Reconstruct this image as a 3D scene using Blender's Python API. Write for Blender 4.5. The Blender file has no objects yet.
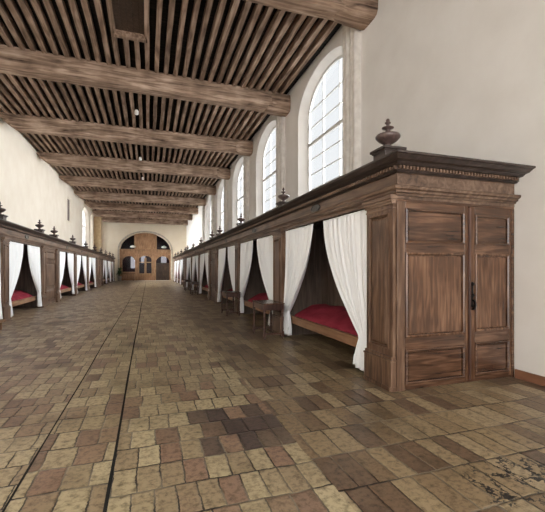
import bpy, bmesh, math, random
from mathutils import Vector, noise
R = random.Random(7)
sc = bpy.context.scene
COL = sc.collection
PI = math.pi

# ------------------------------------------------------------------ camera
PSI = math.radians(18.6)
cam = bpy.data.cameras.new('camera'); co = bpy.data.objects.new('camera', cam); COL.objects.link(co)
co.location = (0, 0, 1.5); co.rotation_euler = (PI/2, 0, -PSI)
cam.sensor_fit = 'HORIZONTAL'; cam.sensor_width = 36; cam.lens = 36*369.6/545
cam.shift_y = 13/545; cam.clip_end = 300
sc.camera = co
sc.view_settings.view_transform = 'Standard'; sc.view_settings.look = 'None'
sc.view_settings.gamma = 1; sc.view_settings.exposure = 1.56
sc.view_settings.use_curve_mapping = False

# ------------------------------------------------------------------ materials
def lin(c):
    return tuple(((v/255)/12.92 if v/255 <= .04045 else ((v/255+.055)/1.055)**2.4) for v in c) + (1,)
def newmat(name):
    m = bpy.data.materials.new(name); m.use_nodes = True
    nt = m.node_tree; b = nt.nodes['Principled BSDF']
    return m, nt, b
def N(nt, t, **k):
    n = nt.nodes.new(t)
    for a, v in k.items(): setattr(n, a, v)
    return n
def math_(nt, op, a, b=None, c=None):
    n = nt.nodes.new('ShaderNodeMath'); n.operation = op
    for i, v in enumerate((a, b, c)):
        if v is None: continue
        if isinstance(v, (int, float)): n.inputs[i].default_value = v
        else: nt.links.new(v, n.inputs[i])
    return n.outputs[0]
def ramp(nt, fac, stops, interp='LINEAR'):
    r = nt.nodes.new('ShaderNodeValToRGB'); r.color_ramp.interpolation = interp
    e = r.color_ramp.elements
    while len(e) < len(stops): e.new(.5)
    for i, (p, c) in enumerate(stops): e[i].position = p; e[i].color = lin(c)
    nt.links.new(fac, r.inputs[0]); return r.outputs[0]
def wood(name, c0, c1, c2, axis='Z', rough=.45, spec=.4, vary=.25, bump=.25, grain=1.0):
    m, nt, b = newmat(name); L = nt.links
    tc = N(nt, 'ShaderNodeTexCoord'); oi = N(nt, 'ShaderNodeObjectInfo')
    add = N(nt, 'ShaderNodeVectorMath', operation='ADD')
    mul = math_(nt, 'MULTIPLY', oi.outputs['Random'], 31.0)
    L.new(tc.outputs['Object'], add.inputs[0]); L.new(mul, add.inputs[1])
    mp = N(nt, 'ShaderNodeMapping')
    s = {'X': (1.2, 14, 14), 'Y': (14, 1.2, 14), 'Z': (14, 14, 1.2)}[axis]
    mp.inputs['Scale'].default_value = tuple(v*grain for v in s)
    L.new(add.outputs[0], mp.inputs[0])
    n1 = N(nt, 'ShaderNodeTexNoise'); n1.inputs['Scale'].default_value = 1; n1.inputs['Detail'].default_value = 6
    n1.inputs['Distortion'].default_value = .8; L.new(mp.outputs[0], n1.inputs['Vector'])
    n2 = N(nt, 'ShaderNodeTexNoise'); n2.inputs['Scale'].default_value = 1.7; n2.inputs['Detail'].default_value = 3
    L.new(add.outputs[0], n2.inputs['Vector'])
    f = math_(nt, 'ADD', math_(nt, 'MULTIPLY', n1.outputs['Fac'], .65), math_(nt, 'MULTIPLY', n2.outputs['Fac'], .35))
    c = ramp(nt, f, [(.3, c0), (.5, c1), (.7, c2)])
    hsv = N(nt, 'ShaderNodeHueSaturation')
    v = math_(nt, 'ADD', math_(nt, 'MULTIPLY', oi.outputs['Random'], vary), 1-vary/2)
    L.new(v, hsv.inputs['Value']); L.new(c, hsv.inputs['Color'])
    L.new(hsv.outputs[0], b.inputs['Base Color'])
    b.inputs['Roughness'].default_value = rough; b.inputs['Specular IOR Level'].default_value = spec
    bp = N(nt, 'ShaderNodeBump'); bp.inputs['Strength'].default_value = bump; bp.inputs['Distance'].default_value = .01
    L.new(n1.outputs['Fac'], bp.inputs['Height']); L.new(bp.outputs[0], b.inputs['Normal'])
    return m
def plain(name, c, rough=.6, c2=None, scale=3, spec=.3, metal=0, bump=0):
    m, nt, b = newmat(name)
    b.inputs['Base Color'].default_value = lin(c)
    b.inputs['Roughness'].default_value = rough; b.inputs['Metallic'].default_value = metal
    b.inputs['Specular IOR Level'].default_value = spec
    tc = N(nt, 'ShaderNodeTexCoord')
    n = N(nt, 'ShaderNodeTexNoise'); n.inputs['Scale'].default_value = scale; n.inputs['Detail'].default_value = 5
    nt.links.new(tc.outputs['Object'], n.inputs['Vector'])
    if c2: nt.links.new(ramp(nt, n.outputs['Fac'], [(.3, c), (.7, c2)]), b.inputs['Base Color'])
    if bump:
        bp = N(nt, 'ShaderNodeBump'); bp.inputs['Strength'].default_value = bump; bp.inputs['Distance'].default_value = .02
        nt.links.new(n.outputs['Fac'], bp.inputs['Height']); nt.links.new(bp.outputs[0], b.inputs['Normal'])
    return m

M = {}
M['oak'] = wood('oak_panelling', (44, 30, 22), (96, 72, 56), (140, 114, 94), 'Z', .36, grain=1.4)
M['oakH'] = wood('oak_rails', (56, 42, 34), (106, 84, 69), (146, 122, 104), 'Y', .4)
M['oakX'] = wood('oak_cross_rails', (50, 36, 28), (94, 72, 58), (132, 106, 90), 'X', .38)
M['door'] = wood('polished_door_oak', (40, 24, 16), (88, 60, 42), (132, 98, 74), 'Z', .2, .7, grain=1.5)
M['doorX'] = wood('polished_door_oak_cross', (40, 25, 18), (84, 58, 42), (126, 94, 72), 'X', .22, .7, grain=1.4)
M['cornice'] = wood('dark_cornice', (40, 33, 31), (64, 54, 50), (92, 81, 76), 'Y', .38)
M['inner'] = wood('alcove_boards', (66, 56, 50), (92, 79, 70), (112, 98, 88), 'Z', .7, .2)
M['rail'] = wood('bed_rail_wood', (104, 72, 50), (144, 108, 80), (170, 134, 104), 'Y', .5)
M['dark'] = wood('dark_walnut', (40, 25, 20), (66, 42, 34), (96, 66, 54), 'Z', .32, .5)
M['darkX'] = wood('dark_walnut_top', (60, 44, 36), (84, 64, 54), (110, 88, 76), 'Y', .25, .6)
M['urn'] = wood('turned_finial', (52, 40, 38), (84, 68, 64), (116, 98, 92), 'Z', .3, .6)
M['beam'] = wood('old_beam_timber', (62, 48, 40), (152, 128, 110), (208, 184, 164), 'X', .85, .15, .12, 1.0, .8)
M['joist'] = wood('joist_timber', (74, 59, 50), (138, 115, 98), (184, 160, 142), 'Y', .85, .15, .4, .5, .8)
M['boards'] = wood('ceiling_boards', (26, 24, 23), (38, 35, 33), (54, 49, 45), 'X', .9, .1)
M['screen'] = wood('screen_oak', (100, 72, 50), (146, 110, 80), (178, 142, 110), 'Z', .5)
M['screendark'] = wood('screen_dark', (46, 34, 28), (66, 52, 42), (88, 70, 58), 'Z', .5)
M['cream'] = plain('cream_plaster', (232, 219, 197), .9, (238, 227, 208), 1.3, .1, 0, .12)
M['leftpl'] = plain('left_plaster', (230, 220, 205), .9, (238, 230, 217), 1.3, .1, 0, .12)
M['tan'] = plain('tan_stone', (176, 152, 118), .85, (196, 174, 140), 4, .15, 0, .2)
M['plaster'] = plain('lime_plaster', (224, 220, 215), .9, (233, 230, 226), 1.3, .1, 0, .12)
M['stone'] = plain('dressed_stone', (178, 166, 150), .85, (206, 196, 180), 5, .15, 0, .3)
M['shaft'] = plain('painted_stone_shaft', (206, 200, 192), .8, (226, 221, 214), 6, .15, 0, .2)
M['white'] = plain('white_paint', (232, 232, 230), .5)
M['leadbar'] = plain('window_bars', (214, 214, 212), .5)
M['iron'] = plain('dark_iron', (34, 31, 30), .45, None, 3, .4, .6)
M['plate'] = plain('enamel_plate', (58, 58, 58), .35, (84, 82, 80), 30)
M['red'] = plain('red_bedspread', (132, 40, 56), .85, (160, 58, 74), 4, .15, 0, .5)
M['redmat'] = M['red']
M['leaf'] = plain('leaf_green', (30, 56, 30), .5, (62, 92, 50), 9)
M['pot'] = plain('glazed_pot', (176, 168, 158), .4)
M['base'] = wood('baseboard_wood', (92, 60, 44), (128, 88, 66), (150, 108, 84), 'Y', .5)
M['purple'] = plain('vestibule_wall', (70, 40, 50), .9, (88, 54, 60), 2)
M['lampw'] = plain('lamp_white', (240, 240, 236), .4)
M['groove'] = plain('channel_dark', (26, 24, 23), .8)
# curtain cloth
m, nt, b = newmat('white_curtain_cloth'); M['curtain'] = m
b.inputs['Base Color'].default_value = lin((244, 246, 248)); b.inputs['Roughness'].default_value = .9
b.inputs['Specular IOR Level'].default_value = .1
# glass
m, nt, b = newmat('old_window_glass'); M['glass'] = m
tr = N(nt, 'ShaderNodeBsdfTransparent'); tr.inputs[0].default_value = (.86, .88, .89, 1)
gl = N(nt, 'ShaderNodeBsdfGlossy'); gl.inputs['Roughness'].default_value = .08
mx = N(nt, 'ShaderNodeMixShader'); mx.inputs[0].default_value = .06
nt.links.new(tr.outputs[0], mx.inputs[1]); nt.links.new(gl.outputs[0], mx.inputs[2])
nt.links.new(mx.outputs[0], nt.nodes['Material Output'].inputs[0])
m, nt, b = newmat('dim_glass'); M['dimglass'] = m
tr = N(nt, 'ShaderNodeBsdfTransparent'); tr.inputs[0].default_value = (.36, .34, .36, 1)
gl = N(nt, 'ShaderNodeBsdfGlossy'); gl.inputs['Roughness'].default_value = .1; gl.inputs[0].default_value = (.7, .7, .7, 1)
mx = N(nt, 'ShaderNodeMixShader'); mx.inputs[0].default_value = .012
nt.links.new(tr.outputs[0], mx.inputs[1]); nt.links.new(gl.outputs[0], mx.inputs[2])
nt.links.new(mx.outputs[0], nt.nodes['Material Output'].inputs[0])

# floor tiles
def floor_mat():
    m, nt, b = newmat('worn_floor_tiles'); L = nt.links
    g = N(nt, 'ShaderNodeNewGeometry')
    nz = N(nt, 'ShaderNodeTexNoise'); nz.inputs['Scale'].default_value = 2.2; nz.inputs['Detail'].default_value = 5
    L.new(g.outputs['Position'], nz.inputs['Vector'])
    sub = N(nt, 'ShaderNodeVectorMath', operation='SUBTRACT'); L.new(nz.outputs['Color'], sub.inputs[0]); sub.inputs[1].default_value = (.5, .5, .5)
    scl = N(nt, 'ShaderNodeVectorMath', operation='SCALE'); L.new(sub.outputs[0], scl.inputs[0]); scl.inputs['Scale'].default_value = .05
    nf = N(nt, 'ShaderNodeTexNoise'); nf.inputs['Scale'].default_value = 28; nf.inputs['Detail'].default_value = 3
    L.new(g.outputs['Position'], nf.inputs['Vector'])
    sub2 = N(nt, 'ShaderNodeVectorMath', operation='SUBTRACT'); L.new(nf.outputs['Color'], sub2.inputs[0]); sub2.inputs[1].default_value = (.5, .5, .5)
    scl2 = N(nt, 'ShaderNodeVectorMath', operation='SCALE'); L.new(sub2.outputs[0], scl2.inputs[0]); scl2.inputs['Scale'].default_value = .02
    a1 = N(nt, 'ShaderNodeVectorMath', operation='ADD'); L.new(g.outputs['Position'], a1.inputs[0]); L.new(scl.outputs[0], a1.inputs[1])
    a2 = N(nt, 'ShaderNodeVectorMath', operation='ADD'); L.new(a1.outputs[0], a2.inputs[0]); L.new(scl2.outputs[0], a2.inputs[1])
    s = N(nt, 'ShaderNodeSeparateXYZ'); L.new(a2.outputs[0], s.inputs[0])
    sp = N(nt, 'ShaderNodeSeparateXYZ'); L.new(g.outputs['Position'], sp.inputs[0])
    X, Y = s.outputs[0], s.outputs[1]; PX = sp.outputs[0]; PY = sp.outputs[1]
    mr = math_(nt, 'GREATER_THAN', X, 1.22)          # longer tiles on the cupboard side
    ml = math_(nt, 'LESS_THAN', PX, -.845)
    mc = math_(nt, 'MULTIPLY', math_(nt, 'LESS_THAN', PX, -.26), math_(nt, 'GREATER_THAN', PX, -.845))
    h = math_(nt, 'ADD', math_(nt, 'ADD', .33, math_(nt, 'MULTIPLY', mr, .12)), math_(nt, 'MULTIPLY', ml, -.05))
    w = math_(nt, 'ADD', math_(nt, 'ADD', .172, math_(nt, 'MULTIPLY', mr, .01)), math_(nt, 'MULTIPLY', mc, .02))
    zone = math_(nt, 'ADD', math_(nt, 'MULTIPLY', mr, 37.0), math_(nt, 'ADD', math_(nt, 'MULTIPLY', ml, 71.0), math_(nt, 'MULTIPLY', mc, 113.0)))
    yr = math_(nt, 'DIVIDE', math_(nt, 'ADD', Y, math_(nt, 'MULTIPLY', zone, .013)), h)
    row = math_(nt, 'FLOOR', yr)
    wn = N(nt, 'ShaderNodeTexWhiteNoise', noise_dimensions='2D')
    cb = N(nt, 'ShaderNodeCombineXYZ'); L.new(row, cb.inputs[0]); L.new(zone, cb.inputs[1]); L.new(cb.outputs[0], wn.inputs['Vector'])
    # per-row width variation
    w2 = math_(nt, 'MULTIPLY', w, math_(nt, 'ADD', .85, math_(nt, 'MULTIPLY', wn.outputs['Value'], .35)))
    xr = math_(nt, 'ADD', math_(nt, 'DIVIDE', math_(nt, 'ADD', X, 20.0), w2), math_(nt, 'MULTIPLY', wn.outputs['Value'], 7.3))
    col = math_(nt, 'FLOOR', xr)
    fx = math_(nt, 'FRACT', xr); fy = math_(nt, 'FRACT', yr)
    ex = math_(nt, 'MULTIPLY', math_(nt, 'MINIMUM', fx, math_(nt, 'SUBTRACT', 1.0, fx)), w2)
    ey = math_(nt, 'MULTIPLY', math_(nt, 'MINIMUM', fy, math_(nt, 'SUBTRACT', 1.0, fy)), h)
    wc = N(nt, 'ShaderNodeTexWhiteNoise', noise_dimensions='3D')
    cc = N(nt, 'ShaderNodeCombineXYZ'); L.new(row, cc.inputs[0]); L.new(col, cc.inputs[1]); L.new(zone, cc.inputs[2]); L.new(cc.outputs[0], wc.inputs['Vector'])
    # drift of tone across the floor
    big = N(nt, 'ShaderNodeTexNoise'); big.inputs['Scale'].default_value = .55; big.inputs['Detail'].default_value = 3
    L.new(g.outputs['Position'], big.inputs['Vector'])
    f = math_(nt, 'ADD', math_(nt, 'MULTIPLY', wc.outputs['Value'], .62), math_(nt, 'MULTIPLY', big.outputs['Fac'], .38))
    cxx = math_(nt, 'SUBTRACT', math_(nt, 'MULTIPLY', math_(nt, 'SUBTRACT', math_(nt, 'ADD', col, .5), math_(nt, 'MULTIPLY', wn.outputs['Value'], 7.3)), w2), 20.0)
    cyy = math_(nt, 'SUBTRACT', math_(nt, 'MULTIPLY', math_(nt, 'ADD', row, .5), h), math_(nt, 'MULTIPLY', zone, .013))
    def spot(cx_, cy_, rx, ry, PX=PX, PY=PY):
        a = math_(nt, 'DIVIDE', math_(nt, 'SUBTRACT', PX, cx_), rx); c_ = math_(nt, 'DIVIDE', math_(nt, 'SUBTRACT', PY, cy_), ry)
        r = math_(nt, 'SQRT', math_(nt, 'ADD', math_(nt, 'MULTIPLY', a, a), math_(nt, 'MULTIPLY', c_, c_)))
        return math_(nt, 'MAXIMUM', math_(nt, 'SUBTRACT', 1.0, r), 0)
    f = math_(nt, 'MAXIMUM', math_(nt, 'SUBTRACT', f, math_(nt, 'MULTIPLY', spot(1.05, 3.45, 1.0, .62, cxx, cyy), .8)), 0)
    base = ramp(nt, f, [(.0, (92, 78, 72)), (.14, (124, 108, 92)), (.26, (156, 130, 112)), (.34, (158, 140, 116)), (.5, (176, 160, 132)), (.65, (188, 173, 143)), (.82, (200, 186, 155)), (.92, (178, 152, 130))])
    red = ramp(nt, wc.outputs['Value'], [(0, (122, 100, 88)), (.35, (160, 134, 115)), (.6, (174, 153, 129)), (1, (190, 173, 147))])
    brown = ramp(nt, wc.outputs['Value'], [(0, (108, 90, 76)), (.35, (144, 124, 100)), (.7, (164, 145, 117)), (1, (182, 165, 138))])
    mixr = N(nt, 'ShaderNodeMix', data_type='RGBA'); L.new(base, mixr.inputs[6]); L.new(red, mixr.inputs[7])
    L.new(math_(nt, 'MULTIPLY', math_(nt, 'MINIMUM', math_(nt, 'MAXIMUM', math_(nt, 'MULTIPLY', math_(nt, 'ADD', PX, .5), -.8), 0), .8), 1.0), mixr.inputs[0])
    mixb = N(nt, 'ShaderNodeMix', data_type='RGBA'); L.new(mixr.outputs[2], mixb.inputs[6]); L.new(brown, mixb.inputs[7])
    L.new(math_(nt, 'MULTIPLY', mr, .85), mixb.inputs[0])
    # pitting and stains
    n3 = N(nt, 'ShaderNodeTexNoise'); n3.inputs['Scale'].default_value = 20; n3.inputs['Detail'].default_value = 8; n3.inputs['Roughness'].default_value = .7
    L.new(g.outputs['Position'], n3.inputs['Vector'])
    mott = ramp(nt, n3.outputs['Fac'], [(.34, (140, 134, 126)), (.54, (255, 255, 255))])
    mm = N(nt, 'ShaderNodeMix', data_type='RGBA', blend_type='MULTIPLY'); mm.inputs[0].default_value = .9
    L.new(mixb.outputs[2], mm.inputs[6]); L.new(mott, mm.inputs[7])
    n4 = N(nt, 'ShaderNodeTexNoise'); n4.inputs['Scale'].default_value = 1.1; n4.inputs['Detail'].default_value = 6
    L.new(g.outputs['Position'], n4.inputs['Vector'])
    st = ramp(nt, n4.outputs['Fac'], [(.3, (186, 182, 178)), (.44, (255, 255, 255))])
    m5 = N(nt, 'ShaderNodeMix', data_type='RGBA', blend_type='MULTIPLY'); m5.inputs[0].default_value = 1
    L.new(mm.outputs[2], m5.inputs[6]); L.new(st, m5.inputs[7])
    # joints
    jw = math_(nt, 'ADD', .0045, math_(nt, 'MULTIPLY', nf.outputs['Fac'], .005))
    jy = math_(nt, 'SMOOTH_MIN', ex, ey, .004)
    jm = math_(nt, 'LESS_THAN', math_(nt, 'MINIMUM', math_(nt, 'MULTIPLY', ex, 1.3), ey), jw)
    n6 = N(nt, 'ShaderNodeTexNoise'); n6.inputs['Scale'].default_value = 1.8; L.new(g.outputs['Position'], n6.inputs['Vector'])
    jc = ramp(nt, n6.outputs['Fac'], [(.45, (44, 38, 32)), (.6, (132, 122, 106))])
    m6 = N(nt, 'ShaderNodeMix', data_type='RGBA'); L.new(jm, m6.inputs[0]); L.new(m5.outputs[2], m6.inputs[6]); L.new(jc, m6.inputs[7])
    vo = N(nt, 'ShaderNodeTexVoronoi', feature='DISTANCE_TO_EDGE'); vo.inputs['Scale'].default_value = 4.2
    vm = N(nt, 'ShaderNodeVectorMath', operation='MULTIPLY'); w3 = N(nt, 'ShaderNodeVectorMath', operation='SCALE'); L.new(sub2.outputs[0], w3.inputs[0]); w3.inputs['Scale'].default_value = .14
    w4 = N(nt, 'ShaderNodeVectorMath', operation='ADD'); L.new(a1.outputs[0], w4.inputs[0]); L.new(w3.outputs[0], w4.inputs[1]); L.new(w4.outputs[0], vm.inputs[0]); vm.inputs[1].default_value = (1.7, 1, 1); L.new(vm.outputs[0], vo.inputs['Vector'])
    sm = math_(nt, 'MULTIPLY', math_(nt, 'MINIMUM', math_(nt, 'MULTIPLY', spot(2.5, 1.95, .62, .4), 2.2), 1.0), nf.outputs['Fac'])
    ck = math_(nt, 'LESS_THAN', vo.outputs['Distance'], math_(nt, 'MULTIPLY', math_(nt, 'MAXIMUM', math_(nt, 'SUBTRACT', math_(nt, 'MULTIPLY', sm, n4.outputs['Fac']), .13), 0), .5))
    m7 = N(nt, 'ShaderNodeMix', data_type='RGBA'); L.new(ck, m7.inputs[0]); L.new(m6.outputs[2], m7.inputs[6]); m7.inputs[7].default_value = lin((30, 29, 28))
    hs = N(nt, 'ShaderNodeHueSaturation'); hs.inputs['Value'].default_value = .92; hs.inputs['Saturation'].default_value = 1.12
    L.new(m7.outputs[2], hs.inputs['Color']); L.new(hs.outputs[0], b.inputs['Base Color'])
    rr = math_(nt, 'ADD', .2, math_(nt, 'MULTIPLY', n3.outputs['Fac'], .32)); L.new(rr, b.inputs['Roughness'])
    b.inputs['Specular IOR Level'].default_value = .45
    # bump: rounded tile edges, tilt between tiles, pitting
    em = N(nt, 'ShaderNodeMapRange', interpolation_type='SMOOTHSTEP'); em.inputs[1].default_value = 0; em.inputs[2].default_value = .018
    L.new(math_(nt, 'MINIMUM', ex, ey), em.inputs[0])
    hh = math_(nt, 'ADD', em.outputs[0], math_(nt, 'ADD', math_(nt, 'MULTIPLY', n3.outputs['Fac'], .6), math_(nt, 'MULTIPLY', wc.outputs['Value'], .35)))
    bp = N(nt, 'ShaderNodeBump'); bp.inputs['Strength'].default_value = .55; bp.inputs['Distance'].default_value = .008
    L.new(hh, bp.inputs['Height']); L.new(bp.outputs[0], b.inputs['Normal'])
    return m
M['floor'] = floor_mat()

# ------------------------------------------------------------------ helpers
def box(bm, x0, x1, y0, y1, z0, z1):
    if x0 > x1: x0, x1 = x1, x0
    if y0 > y1: y0, y1 = y1, y0
    if z0 > z1: z0, z1 = z1, z0
    v = [bm.verts.new(p) for p in ((x0,y0,z0),(x1,y0,z0),(x1,y1,z0),(x0,y1,z0),(x0,y0,z1),(x1,y0,z1),(x1,y1,z1),(x0,y1,z1))]
    for f in ((0,3,2,1),(4,5,6,7),(0,1,5,4),(1,2,6,5),(2,3,7,6),(3,0,4,7)): bm.faces.new([v[i] for i in f])
def obj(name, bm, mat, parent=None, smooth=False, bevel=0, loc=None, fix=True):
    if fix: bmesh.ops.recalc_face_normals(bm, faces=bm.faces[:])
    me = bpy.data.meshes.new(name); bm.to_mesh(me); bm.free()
    if smooth:
        for p in me.polygons: p.use_smooth = True
    me.materials.append(mat if not isinstance(mat, str) else M[mat])
    o = bpy.data.objects.new(name, me); COL.objects.link(o)
    if parent: o.parent = parent
    if loc: o.location = loc
    if bevel:
        md = o.modifiers.new('bevel', 'BEVEL'); md.width = bevel; md.segments = 2; md.limit_method = 'ANGLE'
    return o
def tag(o, label=None, cat=None, group=None, kind=None):
    if label: o['label'] = label
    if cat: o['category'] = cat
    if group: o['group'] = group
    if kind: o['kind'] = kind
    return o
def thing(name, label, cat, loc, rz=0, group=None):
    o = bpy.data.objects.new(name, None); COL.objects.link(o); o.location = loc; o.rotation_euler = (0, 0, rz)
    o.empty_display_size = .1
    return tag(o, label, cat, group)
def lathe(bm, prof, n=20, cx=0, cy=0):
    rings = []
    for r, z in prof:
        rings.append([bm.verts.new((cx+r*math.cos(2*PI*k/n), cy+r*math.sin(2*PI*k/n), z)) for k in range(n)])
    for a, b_ in zip(rings, rings[1:]):
        for k in range(n): bm.faces.new((a[k], a[(k+1) % n], b_[(k+1) % n], b_[k]))
    bm.faces.new(rings[0][::-1]); bm.faces.new(rings[-1])
def sweep(bm, prof, path_fn, closed=True):
    """prof: list of (e,z); path_fn(e) -> list of (x,y)"""
    rows = [[bm.verts.new((x, y, z)) for x, y in path_fn(e)] for e, z in prof]
    n = len(rows)
    for i in range(n if closed else n-1):
        a, b_ = rows[i], rows[(i+1) % n]
        for k in range(len(a)-1): bm.faces.new((a[k], a[k+1], b_[k+1], b_[k]))
    for k in (0, -1):
        try: bm.faces.new([r[k] for r in rows])
        except ValueError: pass
def raised_panel(bm, ax, c0, c1, z0, z1, pos, out, m=.045, d=.02):
    """a bevelled field on a face; ax 'x': face lies in plane x=pos spanning y c0..c1; 'y': plane y=pos spanning x."""
    ring = []
    for (ins, off) in ((0, .0), (0, .014), (.016, .02), (.03, .008), (.032, -.03), (.046, -.03), (.048, -.004), (.075+m, d), (None, None)):
        if ins is None: break
        a0, a1, b0, b1 = c0+ins, c1-ins, z0+ins, z1-ins
        p = pos+out*off
        pts = [(a0, b0), (a1, b0), (a1, b1), (a0, b1)]
        ring.append([bm.verts.new((p, a, b_) if ax == 'x' else (a, p, b_)) for a, b_ in pts])
    for r0, r1 in zip(ring, ring[1:]):
        for k in range(4): bm.faces.new((r0[k], r0[(k+1) % 4], r1[(k+1) % 4], r1[k]))
    bm.faces.new(ring[-1])

def frame_x(bm, y0, y1, z0, z1, c0, c1, rows, xa, xb):
    """stiles and rails round panels that share the width c0..c1"""
    box(bm, xa, xb, y0, c0, z0, z1); box(bm, xa, xb, c1, y1, z0, z1)
    zs = [z0]+[v for r in rows for v in r]+[z1]
    for k in range(0, len(zs), 2): box(bm, xa, xb, c0, c1, zs[k], zs[k+1])
# ------------------------------------------------------------------ shell
YB, YE, XR, XL, ZC = -6.0, 50.2, 4.82, -5.6, 7.9
bm = bmesh.new(); box(bm, XL-.4, XR+.4, YB, YE+7, -.2, 0)
tag(obj('floor', bm, 'floor'), 'worn terracotta and buff tiled hall floor', None, None, 'structure')
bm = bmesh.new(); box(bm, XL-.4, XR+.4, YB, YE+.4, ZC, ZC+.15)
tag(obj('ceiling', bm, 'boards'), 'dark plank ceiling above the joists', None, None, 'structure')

def opening_curve(o, inner, n=20):
    c, hw, sill, spring, rise, sp = o
    if inner: hw -= sp; sill += sp*.4; rise = max(0, rise-.12) if rise else 0; spring -= 0 if rise else sp*.5
    pts = [(c-hw, sill)]
    if rise: pts += [(c-hw*math.cos(PI*k/n), spring+rise*math.sin(PI*k/n)) for k in range(n+1)]
    else: pts += [(c-hw, spring), (c+hw, spring)]
    pts.append((c+hw, sill))
    return pts
def wall(name, openings, s0, s1, z0, z1, thick, mp, mat='plaster'):
    bm = bmesh.new()
    V = lambda s, z, d: bm.verts.new(mp(s, z, d))
    for dep, inner in ((0, False), (thick, True)):
        cur = s0
        for o in sorted(openings):
            pts = opening_curve(o, inner)
            a, b_ = pts[0][0], pts[-1][0]
            bm.faces.new([V(cur, z0, dep), V(a, z0, dep), V(a, z1, dep), V(cur, z1, dep)])
            if pts[0][1] > z0+1e-3: bm.faces.new([V(a, z0, dep), V(b_, z0, dep), V(b_, pts[0][1], dep), V(a, pts[0][1], dep)])
            top = pts[1:-1]
            for p, q in zip(top, top[1:]):
                if q[0]-p[0] < 1e-5: continue
                bm.faces.new([V(p[0], p[1], dep), V(q[0], q[1], dep), V(q[0], z1, dep), V(p[0], z1, dep)])
            cur = b_
        bm.faces.new([V(cur, z0, dep), V(s1, z0, dep), V(s1, z1, dep), V(cur, z1, dep)])
    for o in openings:
        p0, p1 = opening_curve(o, False), opening_curve(o, True)
        n = len(p0)
        a = [V(*p, 0) for p in p0]; b_ = [V(*p, thick) for p in p1]
        for k in range(n):
            bm.faces.new((a[k], a[(k+1) % n], b_[(k+1) % n], b_[k]))
    bmesh.ops.remove_doubles(bm, verts=bm.verts[:], dist=1e-4)
    o = obj(name, bm, mat); tag(o, kind='structure'); return o
BEAMY = [7.35+5.15*i for i in range(9)]
mpR = lambda s, z, d: (XR+d, s, z)
mpL = lambda s, z, d: (XL-d, s, z)
mpF = lambda s, z, d: (s, YE+d, z)
winR = [(b_+2.4, 1.85, 3.35, 6.47, 1.14, .3) for b_ in BEAMY[:5]]
winL = [(38.8, 1.8, 3.35, 6.3, 1.0, .25), (42.5, .9, 3.35, 6.4, .7, .2), (47.4, 1.5, 3.35, 6.3, 1.0, .25)]
slit = (31.1, .65, 5.0, 6.85, 0, .3)
wall('wall_right', winR, YB, YE+.4, 0, ZC, .33, mpR)['label'] = 'white plastered wall with tall arched windows'
wall('wall_left', winL+[slit], YB, YE+.4, 0, ZC, .33, mpL, 'leftpl')['label'] = 'cream plastered wall with a narrow slit window'
ARC = (-.28, 3.15, 0.0, 3.9, 2.3, .12)
wall('wall_far', [ARC], XL-.33, XR+.33, 0, ZC, .4, mpF, 'cream')['label'] = 'cream end wall with a wide entrance arch'

wn = 0
def window(o, mp, thick, nx=3, zs=None):
    global wn; wn += 1
    root = bpy.data.objects.new('window_%d' % wn, None); COL.objects.link(root); tag(root, kind='structure')
    c, hw, sill, spring, rise, sp = o
    hw -= sp; sill += sp*.4
    if rise: rise -= .12
    else: spring -= sp*.5
    base = mp(c, sill, thick-.02); root.location = base
    loc = lambda s, z, d: tuple(a-b_ for a, b_ in zip(mp(s, z, d), base))
    top = lambda s: spring + (rise*math.sqrt(max(0, 1-((s-c)/hw)**2)) if rise else 0)
    # pane sheet
    bm = bmesh.new(); n = 24
    for k in range(n):
        a, b_ = c-hw+2*hw*k/n, c-hw+2*hw*(k+1)/n
        f = [(a, sill), (b_, sill), (b_, max(top(b_), sill+.1)), (a, max(top(a), sill+.1))]
        bm.faces.new([bm.verts.new(loc(s, z, thick-.03)) for s, z in f])
    bmesh.ops.remove_doubles(bm, verts=bm.verts[:], dist=1e-4)
    obj('pane', bm, 'glass', root)
    def bar(bm, s0, z0, s1, z1, w, d):
        # bar in window plane
        dx, dz = s1-s0, z1-z0; l = math.hypot(dx, dz)
        if l < 1e-4: return
        px, pz = -dz/l*w/2, dx/l*w/2
        q = [(s0+px, z0+pz), (s1+px, z1+pz), (s1-px, z1-pz), (s0-px, z0-pz)]
        va = [bm.verts.new(loc(s, z, thick-.03-d)) for s, z in q]; vb = [bm.verts.new(loc(s, z, thick-.005)) for s, z in q]
        bm.faces.new(va); bm.faces.new(vb[::-1])
        for k in range(4): bm.faces.new((va[k], va[(k+1) % 4], vb[(k+1) % 4], vb[k]))
    bm = bmesh.new()
    pts = opening_curve((c, hw, sill, spring, rise, 0), False, 24)
    for p, q in zip(pts, pts[1:]+pts[:1]): bar(bm, *p, *q, .07, .05)
    obj('window_frame', bm, 'leadbar' if nx > 1 else 'screendark', root)
    if nx > 1:
        bm = bmesh.new()
        for k in range(1, nx):
            s = c-hw+2*hw*k/nx; bar(bm, s, sill, s, top(s), .035, .03)
        z = sill+.3; i = 0
        for z in zs:
            if z <= spring: x = hw
            else:
                x = hw*math.sqrt(max(0, 1-((z-spring)/rise)**2))
            thickbar = abs(z-5.6) < .05
            bar(bm, c-x, z, c+x, z, .1 if thickbar else .03, .05 if thickbar else .025)
        obj('glazing_bars', bm, 'leadbar', root)
    return root
ZS = [4.1, 4.6, 5.1, 5.6, 6.15, 6.7]
for o in winR: window(o, mpR, .33, 3, ZS)
for o in winL: window(o, mpL, .33, 3, ZS)
sw = window(slit, mpL, .33, 1)
bm = bmesh.new(); box(bm, .16, .22, -.1, .6, .05, 1.62); obj('dark_board', bm, 'dark', sw, bevel=.008)  # board added to give the slit a dark far half

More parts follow.
